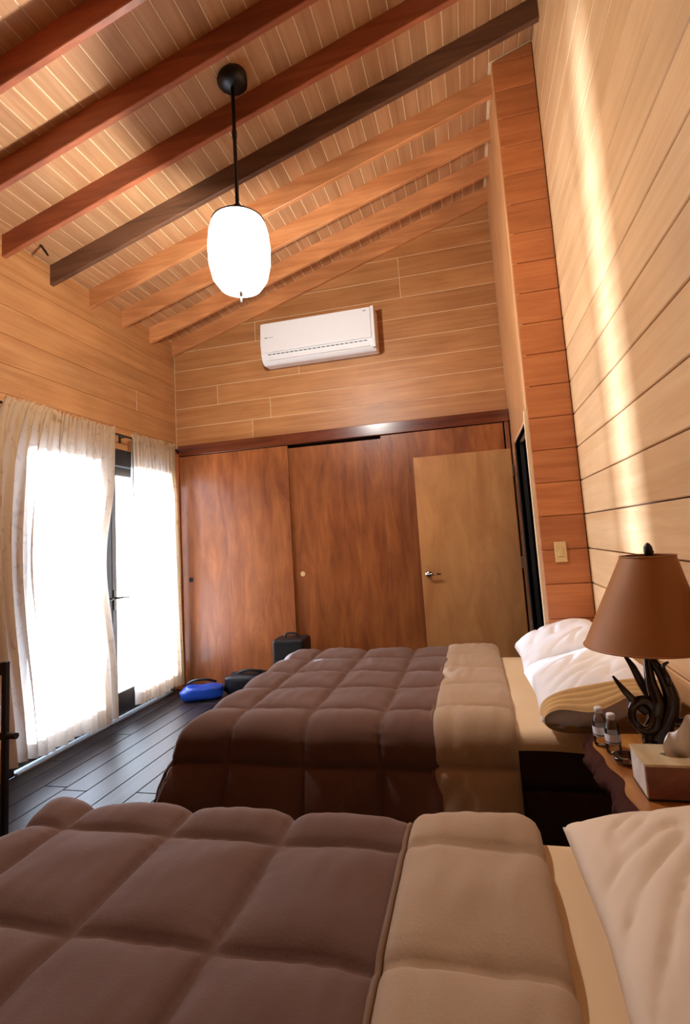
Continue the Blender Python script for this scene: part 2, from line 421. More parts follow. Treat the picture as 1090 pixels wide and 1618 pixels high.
def raf(x0, x1, yd, mt):
    V = []; hh = PL+.002; c = .004
    prof = [(0, hh), (0, c), (c, 0), (yd-c, 0), (yd, c), (yd, hh)]
    for x in (x0, x1):
        for y, z in prof: V.append((x, y, zb(x)-zb(XL)+z))
    n = len(prof)
    F = [(i, (i+1) % n, n+(i+1) % n, n+i) for i in range(n)]+[tuple(range(n)), tuple(range(n, 2*n))]
    me = bpy.data.meshes.new('rafter'); me.from_pydata(V, [], F); me.materials.append(mt)
    bm = bmesh.new(); bm.from_mesh(me); bmesh.ops.recalc_face_normals(bm, faces=bm.faces[:]); bm.to_mesh(me); bm.free()
    return me
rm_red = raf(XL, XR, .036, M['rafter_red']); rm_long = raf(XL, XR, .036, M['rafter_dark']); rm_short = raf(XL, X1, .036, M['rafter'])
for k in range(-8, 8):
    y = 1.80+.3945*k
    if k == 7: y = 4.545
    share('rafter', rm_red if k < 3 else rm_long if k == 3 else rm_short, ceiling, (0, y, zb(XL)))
# small black strap hanging between two rafters
hk = bmesh.new(); tube(hk, [(-2.745, 2.80, 3.474), (-2.715, 2.80, 3.43), (-2.685, 2.80, 3.385)], [.007, .009, .007], 8)
tag(from_bm('ceiling_hook', hk, M['black'], at=(-2.69, 2.79, 3.43)), 'small black hook on the ceiling boards between two rafters near the left wall', 'hook')

# ------------------------------------------------------------------ French door in the left wall
door = bpy.data.objects.new('door_1', None); register(door, None, (XL-.05, 3.55, 0)); door['kind'] = 'structure'
fx0, fx1 = XL-.09, XL+.004
fr = bmesh.new(); bbox(fr, fx0, fx1, DY0, DY0+.05, 0, DZ, .004); bbox(fr, fx0, fx1, DY1-.05, DY1, 0, DZ, .004); bbox(fr, fx0, fx1, DY0+.05, DY1-.05, DZ-.14, DZ, .004)
from_bm('door_frame', fr, M['door_metal'], door)
box('threshold', XL-.09, XL+.03, DY0+.05, DY1-.05, 0, .015, M['alu'], door, bev=.003)
def door_leaf(y0, y1, st0, st1, hy, hd):
    lx0, lx1 = XL-.065, XL-.02
    bm = bmesh.new(); zt = DZ-.145
    bbox(bm, lx0, lx1, y0, y0+st0, .02, zt, .004); bbox(bm, lx0, lx1, y1-st1, y1, .02, zt, .004)
    bbox(bm, lx0, lx1, y0+st0, y1-st1, .02, .20, .004); bbox(bm, lx0, lx1, y0+st0, y1-st1, 1.965, zt, .004)
    lf = from_bm('door_leaf', bm, M['door_metal'], door)
    box('glass_pane', XL-.046, XL-.040, y0+st0, y1-st1, .20, 1.965, M['pane'], lf, bev=0)
    hb = bmesh.new(); bbox(hb, lx1, lx1+.008, hy-.016, hy+.016, .86, 1.02, .003)
    tube(hb, [(lx1, hy, .955), (lx1+.045, hy, .955), (lx1+.05, hy+hd*.02, .955), (lx1+.05, hy+hd*.10, .95), (lx1+.046, hy+hd*.115, .945)], [.009, .008, .008, .007, .006], 8)
    from_bm('door_handle', hb, M['handle'], lf)
door_leaf(DY0+.052, 3.628, .07, .215, 3.585, -1)
door_leaf(3.632, DY1-.052, .055, .06, 3.66, 1)
mesh('terrace', [(-14, -8, -.06), (XL-.1, -8, -.06), (XL-.1, 14, -.06), (-14, 14, -.06)], [(0, 1, 2, 3)], M['terrace'], kind='structure')

# ------------------------------------------------------------------ doorway trim, open door leaf
tr = bpy.data.objects.new('trim_1', None); register(tr, None, (X1, YC, 0)); tr['kind'] = 'structure'
box('casing_strip', X1-.022, X1+.012, YC+.004, YC+.03, 0, OZ+.05, M['casing'], tr, bev=.004)
box('jamb_board', X1-.010, X1+.06, YC+.032, YC+.055, 0, OZ+.03, M['casing'], tr, bev=.003)
box('jamb_board', X1-.006, X1+.06, OY1, OY1+.03, 0, OZ, M['dark'], tr, bev=.003)  # far jamb coloured near-black to carry the doorway's shade
box('head_board', X1-.006, X1+.06, OY0, OY1, OZ, OZ+.02, M['casing'], tr, bev=.003)
door2 = bpy.data.objects.new('door_2', None); register(door2, None, (.34, 4.2, 0)); door2['kind'] = 'structure'
box('door_leaf', -.425, .352, 4.20, 4.238, .012, 1.945, M['leaf'], door2, bev=.003)
hb = bmesh.new()
tube(hb, [(-.372, 4.20, .99), (-.372, 4.188, .99)], [.026, .024], 16); tube(hb, [(-.372, 4.19, .99), (-.372, 4.15, .99), (-.355, 4.143, .99), (-.27, 4.145, .988)], [.010, .009, .009, .007], 10)
from_bm('door_handle', hb, M['chrome'], door2, smooth=True)
hg = bmesh.new()
for z in (.25, 1.0, 1.72): bbox(hg, .350, .372, 4.196, 4.212, z, z+.09, .002)
from_bm('hinges', hg, M['chrome'], door2)

# ------------------------------------------------------------------ closet
cl = thing('closet', 'built-in closet with wide brown varnished plywood sliding doors across the back wall', 'closet', (-1.2, 4.55, 0))
box('fascia_board', -2.78, X1-.004, 4.505, 4.56, 2.232, 2.338, M['fascia'], cl, bev=.004)
box('side_jamb', -2.838, -2.775, 4.49, 4.575, .0, 2.30, M['jamb'], cl, bev=.004)
box('end_strip', X1-.045, X1-.012, 4.515, 4.555, 0, 2.228, M['jamb'], cl, bev=.003)
box('floor_track', -2.775, X1-.05, 4.50, 4.60, 0, .02, M['fascia'], cl, bev=.003)
box('top_track', -2.775, X1-.05, 4.53, 4.60, 2.236, 2.26, M['black'], cl, bev=.002)
box('back_panel', -2.775, X1-.05, 4.615, 4.625, .02, 2.32, M['dark'], cl, bev=0)  # near-black stands in for shade in the gap over the doors
def sliding(x0, x1, y, ztop, px, pm):
    d = box('sliding_door', x0, x1, y, y+.022, .022, ztop, M['closet'], cl, bev=.002)
    if px is not None:
        bm = bmesh.new(); tube(bm, [(px, y+.002, 1.018), (px, y-.006, 1.018)], [.024, .022], 16); tube(bm, [(px, y-.005, 1.018), (px, y-.008, 1.018)], [.015, .012], 12)
        pl_ = from_bm('finger_pull', bm, pm, d, smooth=False)
sliding(-2.77, -1.635, 4.512, 2.226, -2.68, M['black'])
sliding(-1.66, -.66, 4.545, 2.205, -1.555, M['ivory'])
sliding(-.74, .335, 4.520, 2.226, None, None)

# ------------------------------------------------------------------ air conditioner
ac = thing('air_conditioner', 'white split air conditioner unit mounted high on the board wall', 'air conditioner', (-1.22, 4.58, 3.0))
ax0, ax1 = -1.80, -.70
prof = [(4.575, 3.40), (4.42, 3.405), (4.385, 3.39), (4.372, 3.20), (4.378, 3.085), (4.40, 3.03), (4.44, 3.0), (4.575, 3.01)]
V = [(x, y, z) for x in (ax0, ax1) for y, z in prof]; n = len(prof)
bm = bmesh.new(); vs = [bm.verts.new(v) for v in V]
for i in range(n): bm.faces.new((vs[i], vs[(i+1) % n], vs[n+(i+1) % n], vs[n+i]))
bm.faces.new(vs[:n]); bm.faces.new(vs[n:])
bmesh.ops.bevel(bm, geom=[e for e in bm.edges], offset=.008, segments=2, affect='EDGES')
from_bm('body', bm, M['white'], ac)
box('front_panel', ax0+.012, ax1-.03, 4.362, 4.374, 3.10, 3.385, M['white'], ac, bev=.004)
box('end_cap', ax1-.028, ax1+.002, 4.366, 4.57, 3.012, 3.395, M['white'], ac, bev=.004)
for q in range(22):
    a = ax0+.07+q*.044
    if q == 0:
        ds = box('vent_slit', a, a+.032, 4.374, 4.382, 3.078, 3.086, M['grey'], ac, bev=0, at=(a, 4.37, 3.08))
    else:
        share('vent_slit', ds.data, ac, (a, 4.37, 3.08))
box('louver', ax0+.06, ax1-.06, 4.386, 4.398, 3.032, 3.068, M['white'], ac, bev=.002)
box('printed_mark', ax0+.05, ax0+.078, 4.3605, 4.3622, 3.238, 3.246, M['grey'], ac, bev=0)
box('printed_mark', ax0+.09, ax0+.135, 4.3605, 4.3622, 3.240, 3.243, M['grey'], ac, bev=0)
box('printed_mark', ax1-.095, ax1-.065, 4.3605, 4.3622, 3.352, 3.359, M['grey'], ac, bev=0)

# ------------------------------------------------------------------ pendant lamp
px_, py_ = -1.115, 2.47
zc_ = zb(px_)+PL
pd = thing('pendant_lamp', 'lit white glass pendant lamp hanging on a black rod from the sloped ceiling', 'lamp', (px_, py_, 2.7))
lathe_obj('canopy', [(0, .02), (.085, .02), (.085, -.03), (.06, -.05), (.02, -.06), (0, -.06)], (px_, py_, zc_), M['black'], pd, tilt=lambda z: (0, 0))
bm = bmesh.new(); tube(bm, [(px_, py_, 3.17), (px_, py_, zc_-.04)], .011, 10); tube(bm, [(px_, py_, 3.60), (px_, py_, 3.64)], .015, 10)
from_bm('rod', bm, M['black'], pd, smooth=True)
lathe_obj('cap', [(0, 3.19), (.02, 3.19), (.03, 3.165), (.10, 3.125), (.146, 3.09), (.143, 3.085), (0, 3.085)], (px_, py_, 0), M['black'], pd)
lathe_obj('glass_globe', [(.140, 3.085), (.150, 3.065), (.162, 3.02), (.17, 2.94), (.166, 2.84), (.148, 2.76), (.11, 2.705), (.06, 2.685), (.0, 2.68)], (px_, py_, 0), M['globe'], pd, n=40, caps=False)
bm = bmesh.new(); tube(bm, [(px_, py_, 2.682), (px_, py_, 2.655), (px_, py_, 2.62)], [.012, .005, .008], 8)
from_bm('finial', bm, M['chrome'], pd)
pl_o = lamp('pendant_bulb', 'POINT', (0, 0, 0), PENDANT_W, (1, .97, .92), shadow_soft_size=.04)
pl_o.parent = pd; pl_o.location = Vector((px_, py_, 2.935))-Vector((px_, py_, 2.7))

# ------------------------------------------------------------------ curtains
def curtain(name, label, yl, yr, ztop, zbot, folds, seed, xw):
    """yl(t), yr(t): side edges for t=0 top .. 1 bottom."""
    rng = random.Random(seed); ph = [rng.uniform(0, 6.28) for _ in range(8)]
    ns, nz = 150, 70; V = []; F = []
    zr = ztop-.045                                  # rod line
    for j in range(nz+1):
        t = j/nz; tt = t**1.6 if t > 0 else 0
        for i in range(ns+1):
            s = i/ns
            zlo = zbot(s); z = ztop+(zlo-ztop)*(.5*t+.5*tt)
            dz = ztop-z
            s2 = s+.006*math.sin(21*s+ph[0])+.004*math.sin(47*s+ph[1])
            fine = math.sin(2*PI*folds*1.9*s2+ph[2]); big = math.sin(2*PI*folds*s2+ph[3]+.5*math.sin(3*dz+ph[4]))
            wv = min(1, dz/.5)
            amp = .014*fine*(1-wv)+(.012+.020*wv)*big*(.35+.65*wv)+.008*math.sin(2*PI*folds*.37*s+ph[5])*wv
            pinch = math.exp(-((z-zr)/.022)**2)
            x = xw+.012+amp*(1-.75*pinch)
            y = yl(t)+(yr(t)-yl(t))*s + .010*math.sin(2*PI*folds*2*s2+ph[6])*(1-.5*wv)
            if dz < .03: z += .010*math.sin(2*PI*folds*2.1*s+ph[7])*(1-dz/.03)
            V.append((x, y, z))
    for j in range(nz):
        for i in range(ns):
            a = j*(ns+1)+i; F.append((a, a+1, a+ns+2, a+ns+1))
    o = mesh(name, V, F, M['curtain'], at=(xw, (yl(1)+yr(1))/2, 0), smooth=True)
    return tag(o, label, 'curtain', None)
cw = -2.75
curtain('curtain', 'wide cream patterned curtain on the left leaf of the glass door', lambda t: 2.53-.12*math.sin(PI*t**.8)+.02*t, lambda t: 3.535-.12*math.exp(-((t-.56)/.22)**2)-.02*t,
        2.325, lambda s: .10-.035*s+.01*math.sin(14*s), 13, 3, cw)
curtain('curtain', 'narrow cream curtain in the corner beside the closet', lambda t: 3.755+.02*t, lambda t: 4.385+.055*t, 2.325, lambda s: .085-.01*s+.008*math.sin(11*s), 11, 5, cw)
rod = thing('curtain_rod', 'dark curtain rod above the glass door', 'curtain rod', (cw, 3.48, 2.28))
bm = bmesh.new(); tube(bm, [(cw-.004, 2.47, 2.28), (cw-.004, 4.45, 2.28)], .009, 10); from_bm('rod', bm, M['black'], rod, smooth=True)
for y in (2.455, 4.462):
    lathe_obj('finial', [(0, -.022), (.016, -.012), (.02, 0), (.016, .012), (0, .022)], (cw-.004, y, 2.28), M['black'], rod, n=12)
for y in (2.49, 3.715, 4.43):
    bm = bmesh.new(); bbox(bm, XL+.001, XL+.008, y-.012, y+.012, 2.24, 2.32, .002); tube(bm, [(XL+.004, y, 2.285), (cw-.004, y, 2.285)], .006, 8); from_bm('bracket', bm, M['black'], rod)
bm = bmesh.new(); tube(bm, [(cw+.02, 3.735, 2.27), (cw+.022, 3.735, 1.78)], .0045, 8); from_bm('draw_wand', bm, M['black'], rod)

# ------------------------------------------------------------------ beds
def prof_edge(d, r, flare):
    """distance past the start of the rounding -> (outward, drop)"""
    if d <= 0: return d, 0.0
    if d < r*PI/2: return r*math.sin(d/r), r*(1-math.cos(d/r))
    l = d-r*PI/2
    return r+l*math.sin(flare), r+l*math.cos(flare)
def quilt(name, par, xh, xf, y0, y1, z, ds0, ds1, df, seams_x, seams_y, puff, mat, r=.09, lift=0, nx=180, ny=250, seed=0, edge=False, flare=.16, flare_x=.5, nz_=.004):
    """cloth over the bed: flat coordinate a runs from xh (head side) to the foot and on down, b across the bed and down both sides."""
    a0, a1 = xh, xf-df; b0, b1 = y0-ds0, y1+ds1
    sx = sorted(seams_x); sy = sorted(seams_y)
    def cell(v, s):
        for i in range(len(s)-1):
            if s[i] <= v <= s[i+1]: return (v-s[i])/(s[i+1]-s[i])
        return 0
    def dist(v, s): return min(abs(v-q) for q in s) if s[0]-.01 <= v <= s[-1]+.01 else 9
    P = []; A = []
    for j in range(ny+1):
        b = b0+(b1-b0)*j/ny
        for i in range(nx+1):
            a = a0+(a1-a0)*i/nx
            ox, dx = prof_edge((xf+r)-a, r, flare_x) if df > 0 else (xf+r-a, 0)
            X = xf+r-ox
            if b < y0+r: oy, dy = prof_edge(y0+r-b, r, flare); Y = y0+r-oy
            else:
                oy, dy = prof_edge(b-(y1-r), r, flare); Y = y1-r+oy
            dx_, dy_ = max(dx, 0), max(dy, 0)
            drop = (dx_**3+dy_**3)**(1/3)
            Z = z+lift-drop
            wv = min(1, drop/.35)
            Y += (1 if b > y1 else -1 if b < y0 else 0)*.014*wv*math.sin(a*11+seed)
            if dx_ > .05: X += .014*wv*math.sin(b*10+seed)
            if df > 0 and dy_ > 0:
                k_ = min(1, max(0, (xf+.34-a)/.34)); X -= .42*dy_*k_*k_*(3-2*k_)*max(0, 1-dx_/.35)
            P.append(Vector((X, Y, max(Z, .03)))); A.append((a, b))
    V = []
    for j in range(ny+1):
        for i in range(nx+1):
            q = j*(nx+1)+i
            pa = P[j*(nx+1)+min(i+1, nx)]-P[j*(nx+1)+max(i-1, 0)]; pb = P[min(j+1, ny)*(nx+1)+i]-P[max(j-1, 0)*(nx+1)+i]
            nn = pb.cross(pa)
            if nn.length < 1e-9: nn = Vector((0, 0, 1))
            nn.normalize()
            if nn.z < -.2: nn = -nn
            a, b = A[q]
            fa, fb = cell(a, sx), cell(b, sy)
            da, db = dist(a, sx), dist(b, sy)
            h = puff*(1-math.exp(-da/.027))*(1-math.exp(-db/.027))*(.72+.28*math.sin(PI*fa)*math.sin(PI*fb)) if fa and fb else 0
            h -= .006*max(math.exp(-(da/.010)**2), math.exp(-(db/.010)**2))
            near = min(min(fa, 1-fa), min(fb, 1-fb))
            w1 = noise.noise((a*7+seed, b*7, 1)); w2 = noise.noise((a*26+seed, b*9, 3))
            w3 = abs(noise.noise((a*11, b*30+seed, 7)))
            h += nz_*(w1*1.6+w2*.9)-nz_*1.2*w3*math.exp(-near*9)
            if edge:
                t = (a-a0)/(a1-a0); h += .022*(1-abs(2*t-1)**8)**.5-.010
            V.append(P[q]+nn*h)
    F = []
    for j in range(ny):
        for i in range(nx):
            q = j*(nx+1)+i; F.append((q, q+nx+1, q+nx+2, q+1))
    o = mesh(name, V, F, mat, par, smooth=True)
    return o, V, (nx, ny)
def make_bed(y0, y1, yb1, lab_bed, lab_com, seams_x, seams_y, seed, fx, ff, drop, xf):
    yc = (y0+y1)/2
    bed = thing('bed', lab_bed, 'bed', (-.3, yc, 0), 'twin beds side by side')
    box('bed_base', -1.22, XR-.03, y0+.03, yb1-.03, .05, .34, M['bedbase'], bed, bev=.015)
    for x in (-1.12, XR-.14):
        for y in (y0+.1, yb1-.1):
            box('leg', x-.03, x+.03, y-.03, y+.03, 0, .055, M['bedbase'], bed, bev=.004)
    box('mattress', -1.23, XR-.02, y0+.012, yb1-.012, .342, .527, M['matt'], bed, bev=.045, seg=3)
    # fitted sheet: wraps the top and a hand's breadth of the sides
    bm = bmesh.new(); nx, ny = 40, 60; rows = []
    for j in range(ny+1):
        b = (y0-.050)+(yb1-y0+.10)*j/ny; row = []
        for i in range(nx+1):
            x = -.14+(XR-.012+.14)*i/nx
            r = .04
            if b < y0+r: o_, d_ = prof_edge(y0+r-b, r, 0); Y = y0+r-o_
            else: o_, d_ = prof_edge(b-(yb1-r), r, 0); Y = yb1-r+o_
            d_ = max(d_, 0)
            if d_ > .05: d_ += .008*math.sin(x*9+seed)
            row.append(bm.verts.new((x, Y, .553-d_+.003*noise.noise((x*5, b*5, seed)))))
        rows.append(row)
    for j in range(ny):
        for i in range(nx): bm.faces.new((rows[j][i], rows[j][i+1], rows[j+1][i+1], rows[j+1][i]))
    from_bm('fitted_sheet', bm, M['sheet'], bed, smooth=True)
    com = thing('comforter', lab_com, 'comforter', (-.6, yc, .6), 'brown quilted comforters')
    quilt('quilted_top', com, fx+.03, xf, y0-.020, y1+.020, .578, drop, drop, .46, seams_x, seams_y, .029, M['comf'], seed=seed)
    fo, V, (nx, ny) = quilt('folded_band', com, ff, fx, y0-.033, y1+.033, .577, drop+.02, drop+.02, 0, [fx-.02, ff+.02], seams_y, .021, M['fold'], lift=.010, nx=36, ny=200, seed=seed+5, edge=True, nz_=.005)
    fo['label'] = 'tan folded-over band'
    bm = bmesh.new(); pts = [V[j*(nx+1)+nx-0]+Vector((-.004, 0, .006)) for j in range(0, ny+1, 2)]
    tube(bm, pts, .007, 6); from_bm('piping', bm, M['pipe'], fo, smooth=True)
    return bed, com
bed_far = make_bed(2.045, 3.40, 3.262, 'farther bed with peach sheet on a dark base in front of the closet', 'brown quilted comforter with tan folded band on the farther bed',
         [-1.95, -1.64, -1.34, -1.04, -.73, -.42, -.10], [1.30, 1.62, 1.905, 2.20, 2.51, 2.81, 3.10, 3.38, 3.70, 4.05], 3, -.215, .095, .40, -1.25)
bed_near = make_bed(.03, 1.385, 1.385, 'nearer bed with peach sheet in the foreground', 'brown quilted comforter with tan folded band on the nearer bed in the foreground',
         [-1.78, -1.46, -1.142, -.825, -.525, -.20], [-.45, -.09, .245, .58, .913, 1.245, 1.58, 1.9], 8, -.213, .096, .40, -1.31)

# ------------------------------------------------------------------ pillows
def pillow(name, label, c, lx, ly, th, tilt, mat, seed, wr=.010, rz=0, group=None, hem=None):
    nx, ny = 44, 56; V = []; F = []
    R_ = Matrix.Rotation(-tilt, 3, 'Y'); Rz = Matrix.Rotation(rz, 3, 'Z')
    def P(u, v, side):
        e = max(0, (1-abs(u)**2.6))**.5*max(0, (1-abs(v)**2.6))**.5
        k = 1-.06*(1-abs(u))*abs(v)**6; k2 = 1-.07*(1-abs(v))*abs(u)**6
        x = u*lx/2*k2; y = v*ly/2*k
        z = side*th/2*e**.85
        wk = noise.noise((u*1.6+seed, v*1.6, side*2))*1.3
        z += wr*wk*e
        rid = abs(noise.noise(((u+v*.6)*.7+seed*2, (v-u*.8)*2.6, 5)))
        z -= side*wr*1.3*math.exp(-rid*12)*e
        rid = abs(noise.noise((u*1.1+v*1.7+seed, v*2.6-u*3.1, 9)))
        z -= side*wr*.8*math.exp(-rid*12)*e*abs(u)
        return Rz @ (R_ @ Vector((x, y, z)))+Vector(c)
    for side in (1, -1):
        base = len(V)
        for j in range(ny+1):
            for i in range(nx+1): V.append(P(-1+2*i/nx, -1+2*j/ny, side))
        for j in range(ny):
            for i in range(nx):
                q = base+j*(nx+1)+i; f = (q, q+1, q+nx+2, q+nx+1); F.append(f if side > 0 else f[::-1])
    t = thing(name, label, 'pillow', (c[0], c[1], c[2]-th/2), group)
    bm = bmesh.new(); vs = [bm.verts.new(v) for v in V]
    for f in F:
        try: bm.faces.new([vs[i] for i in f])
        except ValueError: pass
    bmesh.ops.remove_doubles(bm, verts=bm.verts[:], dist=.0006)
    from_bm('pillowcase', bm, mat, t, smooth=True)
    if hem:
        # open end of the case facing the camera: a sleeve with stitched tucks
        bm = bmesh.new(); ring = []; nu = 72; nt = 26
        for k in range(nt+1):
            s = k/nt; v = -.80-.24*s
            row = []
            for q in range(nu):
                th_ = 2*PI*q/nu; cu = math.cos(th_); su = math.sin(th_)
                u = .985*math.copysign(abs(cu)**.62, cu); zt = math.copysign(abs(su)**.75, su)
                tuck = .006*(abs(math.sin(PI*4.2*s))**.5 if s < .95 else 0)
                hh = th/2*(.78-.42*s)+tuck
                x = u*lx/2*(1-.02*s); y = v*ly/2+.012*math.sin(u*7)*s-.02*s*su
                z = zt*hh+.012*math.sin(u*5+seed)*s
                row.append(bm.verts.new(Rz @ (R_ @ Vector((x, y, z)))+Vector(c)))
            ring.append(row)
        for k in range(nt):
            for q in range(nu): bm.faces.new((ring[k][q], ring[k][(q+1) % nu], ring[k+1][(q+1) % nu], ring[k+1][q]))
        h_ = from_bm('pillowcase_hem', bm, M['pillow_t'], t, smooth=True); h_['label'] = 'tan hem with stitched rows'
    return t
pillow('pillow', 'white pillow at the closet end of the farther bed, behind another pillow', (.405, 2.965, .672), .46, .60, .19, .30, M['pillow_w'], 2)
pillow('pillow', 'white pillow with tan stitched hem on the farther bed beside the nightstand', (.408, 2.285, .662), .46, .66, .20, .16, M['pillow_w'], 6, hem=True)
pillow('pillow', 'cream wrinkled pillow on the nearer bed in the foreground', (.395, 1.01, .632), .50, .70, .15, .16, M['pillow_c'], 11, wr=.010)

# ------------------------------------------------------------------ nightstand
NT = .612
ns = thing('nightstand', 'rustic nightstand with live-edge slab top between the two beds', 'nightstand', (.48, 1.65, 0))
bm = bmesh.new(); n = 30; y0n, y1n = 1.405, 1.90
def xedge(y): return .325+.010*math.sin(y*17)+.006*math.sin(y*41)+.03*max(0, (1.52-y)/.12)*.4
top = []
for z in (NT, NT-.045):
    top.append(([bm.verts.new((xedge(y0n+(y1n-y0n)*i/n)+(0 if z == NT else .004), y0n+(y1n-y0n)*i/n, z)) for i in range(n+1)], [bm.verts.new((XR-.006, y0n+(y1n-y0n)*i/n, z)) for i in range(n+1)]))
for i in range(n):
    for k in (0, 1): bm.faces.new((top[k][0][i], top[k][1][i], top[k][1][i+1], top[k][0][i+1]))
    bm.faces.new((top[0][0][i], top[0][0][i+1], top[1][0][i+1], top[1][0][i])); bm.faces.new((top[0][1][i], top[0][1][i+1], top[1][1][i+1], top[1][1][i]))
bm.faces.new((top[0][0][0], top[0][1][0], top[1][1][0], top[1][0][0])); bm.faces.new((top[0][0][n], top[0][1][n], top[1][1][n], top[1][0][n]))
from_bm('slab_top', bm, M['slabtop'], ns)
bm = bmesh.new(); rows = []
for i in range(61):
    y = y0n-.006+(y1n-y0n+.012)*i/60; row = []
    for k in range(9):
        f = k/8; ang = PI*(.5+f*.95)
        lump = 1+.35*noise.noise((y*22, f*3, 4))+.25*noise.noise((y*60, f*7, 9))
        row.append(bm.verts.new((xedge(y)+.006+.038*math.cos(ang)*lump, y, NT-.034+.034*math.sin(ang)*(1 if f < .3 else lump)-.012*f)))
    rows.append(row)
for i in range(60):
    for k in range(8): bm.faces.new((rows[i][k], rows[i][k+1], rows[i+1][k+1], rows[i+1][k]))
b_o = from_bm('bark_edge', bm, M['bark'], ns, smooth=True); b_o['label'] = 'dark rough bark edge'
for x in (.40, .60):
    for y in (1.47, 1.84): box('leg', x-.028, x+.028, y-.028, y+.028, 0, NT-.045, M['ns'], ns, bev=.006)
box('shelf', .39, .63, 1.45, 1.86, .18, .205, M['ns'], ns, bev=.004)
box('apron', .395, .415, 1.498, 1.812, .45, NT-.046, M['ns'], ns, bev=.003)

# ------------------------------------------------------------------ antler table lamp
lx, ly = .470, 1.705
tlp = thing('table_lamp', 'antler table lamp with cone shaped brown leather shade, unlit on the nightstand', 'lamp', (lx, ly, NT))
rv = Vector((.968, -.249, 0)); dv = Vector((.249, .968, 0))
def LP(r, h, d=0): return Vector((lx, ly, NT+h))+rv*r+dv*d
def antler(name, pts, rad, n=12, k=7):
    S = spline(pts, k); bm = bmesh.new(); tube(bm, S, lerpl(rad, len(S)), n)
    return from_bm(name, bm, M['bronze'], tlp, smooth=True)
lathe_obj('foot', [(0, 0), (.078, 0), (.08, .008), (.068, .016), (.045, .024), (.032, .045), (.024, .06), (0, .06)], (lx, ly, NT), M['bronze'], tlp)
antler('antler', [LP(.0, .03), LP(.012, .075), LP(.038, .125), LP(.05, .175), LP(.036, .235), LP(.012, .285), LP(-.005, .305)], [.026, .027, .025, .022, .017, .011, .006])
antler('antler', [LP(-.012, .03, .01), LP(-.016, .07, .0), LP(.0, .11, -.01), LP(.012, .165, -.012), LP(.002, .225, -.006), LP(0, .30, 0)], [.024, .023, .021, .02, .015, .009])
antler('antler_prong', [LP(-.018, .135, -.01), LP(-.045, .165, -.02), LP(-.072, .20, -.025), LP(-.096, .235, -.02)], [.014, .012, .009, .003])
antler('antler_prong', [LP(.04, .115), LP(.066, .112, -.01), LP(.09, .128, -.01), LP(.102, .15, -.01)], [.016, .013, .010, .004])
antler('antler_prong', [LP(.0, .17, .01), LP(-.02, .205, .02), LP(-.04, .255, .02), LP(-.058, .285, .02)], [.014, .013, .010, .004])
antler('antler_prong', [LP(.044, .205, .0), LP(.046, .235, -.02), LP(.038, .268, -.02), LP(.052, .285, -.03)], [.010, .009, .006, .003])
ring = [LP(-.026+.031*math.cos(a), .128+.042*math.sin(a), -.02+.006*math.sin(2*a)) for a in [2*PI*i/12 for i in range(13)]]
antler('antler_ring', ring, [.013, .015, .014, .012, .013, .015, .013], k=4)
tilt = lambda z: (.002+(z-.33)*.13, 0)
sh_b, sh_t = .325, .585
bm = bmesh.new(); lathe(bm, [(.168, sh_b), (.075, sh_t)], (lx, ly, NT), 48, tilt)
ring2 = lathe(bm, [(.165, sh_b), (.072, sh_t)], (lx, ly, NT), 48, tilt)
sh = from_bm('lamp_shade', bm, M['shade'], tlp, smooth=True)
for r_, z_ in ((.168, sh_b), (.075, sh_t)):
    bm = bmesh.new(); ox, _ = tilt(z_)
    tube(bm, [(lx+ox+r_*math.cos(a), ly+r_*math.sin(a), NT+z_) for a in [2*PI*i/48 for i in range(49)]], .0028, 6, cap=False)
    from_bm('rim', bm, M['shade'], sh, smooth=True)
bm = bmesh.new(); tube(bm, [LP(0, .29), (lx+.012, ly, NT+.34), (lx+.03, ly, NT+.44), (lx+.05, ly, NT+.60)], [.009, .012, .008, .005], 10)
for a in (0, 2*PI/3, 4*PI/3):
    ox, _ = tilt(sh_t); tube(bm, [(lx+ox, ly, NT+sh_t-.004), (lx+ox+.073*math.cos(a), ly+.073*math.sin(a), NT+sh_t-.002)], .002, 6)
from_bm('socket', bm, M['black'], tlp, smooth=True)
ox, _ = tilt(.62)
lathe_obj('finial', [(0, 0), (.010, 0), (.013, .012), (.012, .026), (.006, .036), (0, .040)], (lx+ox, ly, NT+.585), M['black'], tlp, n=14)

# ------------------------------------------------------------------ small things on the nightstand
def bottle(at, label):
    b = thing('water_bottle', label, 'bottle', at, 'small water bottles on the nightstand')
    x, y, z = at; zz_ = lambda p: p
    prof = [(0, .002), (.018, 0), (.0215, .006), (.0215, .02), (.020, .024), (.0215, .028), (.0215, .07), (.018, .084), (.011, .096), (.010, .102)]
    lathe_obj('body', prof, at, M['plastic_clear'], b, n=20, caps=False)
    lathe_obj('label_band', [(.0222, .032), (.0222, .06)], at, M['white'], b, n=20, caps=False)
    lathe_obj('stripe', [(.0224, .034), (.0224, .039)], at, M['grey'], b, n=20, caps=False)
    lathe_obj('cap', [(0, .116), (.011, .116), (.0125, .113), (.0125, .100), (0, .100)], at, M['white'], b, n=16)
    return b
bottle((.338, 1.80, NT), 'small clear plastic water bottle with white cap, the farther one on the slab')
bottle((.360, 1.742, NT), 'small clear plastic water bottle with white cap, the nearer one, left of the lamp')
ds = lathe_obj('glass_dish', [(0, .004), (.026, .003), (.034, .008), (.036, .022), (.032, .022), (.028, .009), (0, .008)], (.378, 1.675, NT), M['glass_dish'], n=24, caps=False)
tag(ds, 'small dark glass dish on the slab in front of the antler lamp', 'dish')
tb = thing('tissue_box', 'wooden tissue box with white tissue sticking out at the front of the nightstand', 'tissue box', (.47, 1.53, NT))
bx0, bx1, by0, by1, bz = .368, .60, 1.462, 1.585, NT+.088
box('front_panel', bx0+.001, bx1, by0-.004, by0+.006, NT+.006, bz-.006, M['tbox_front'], tb, bev=.002)
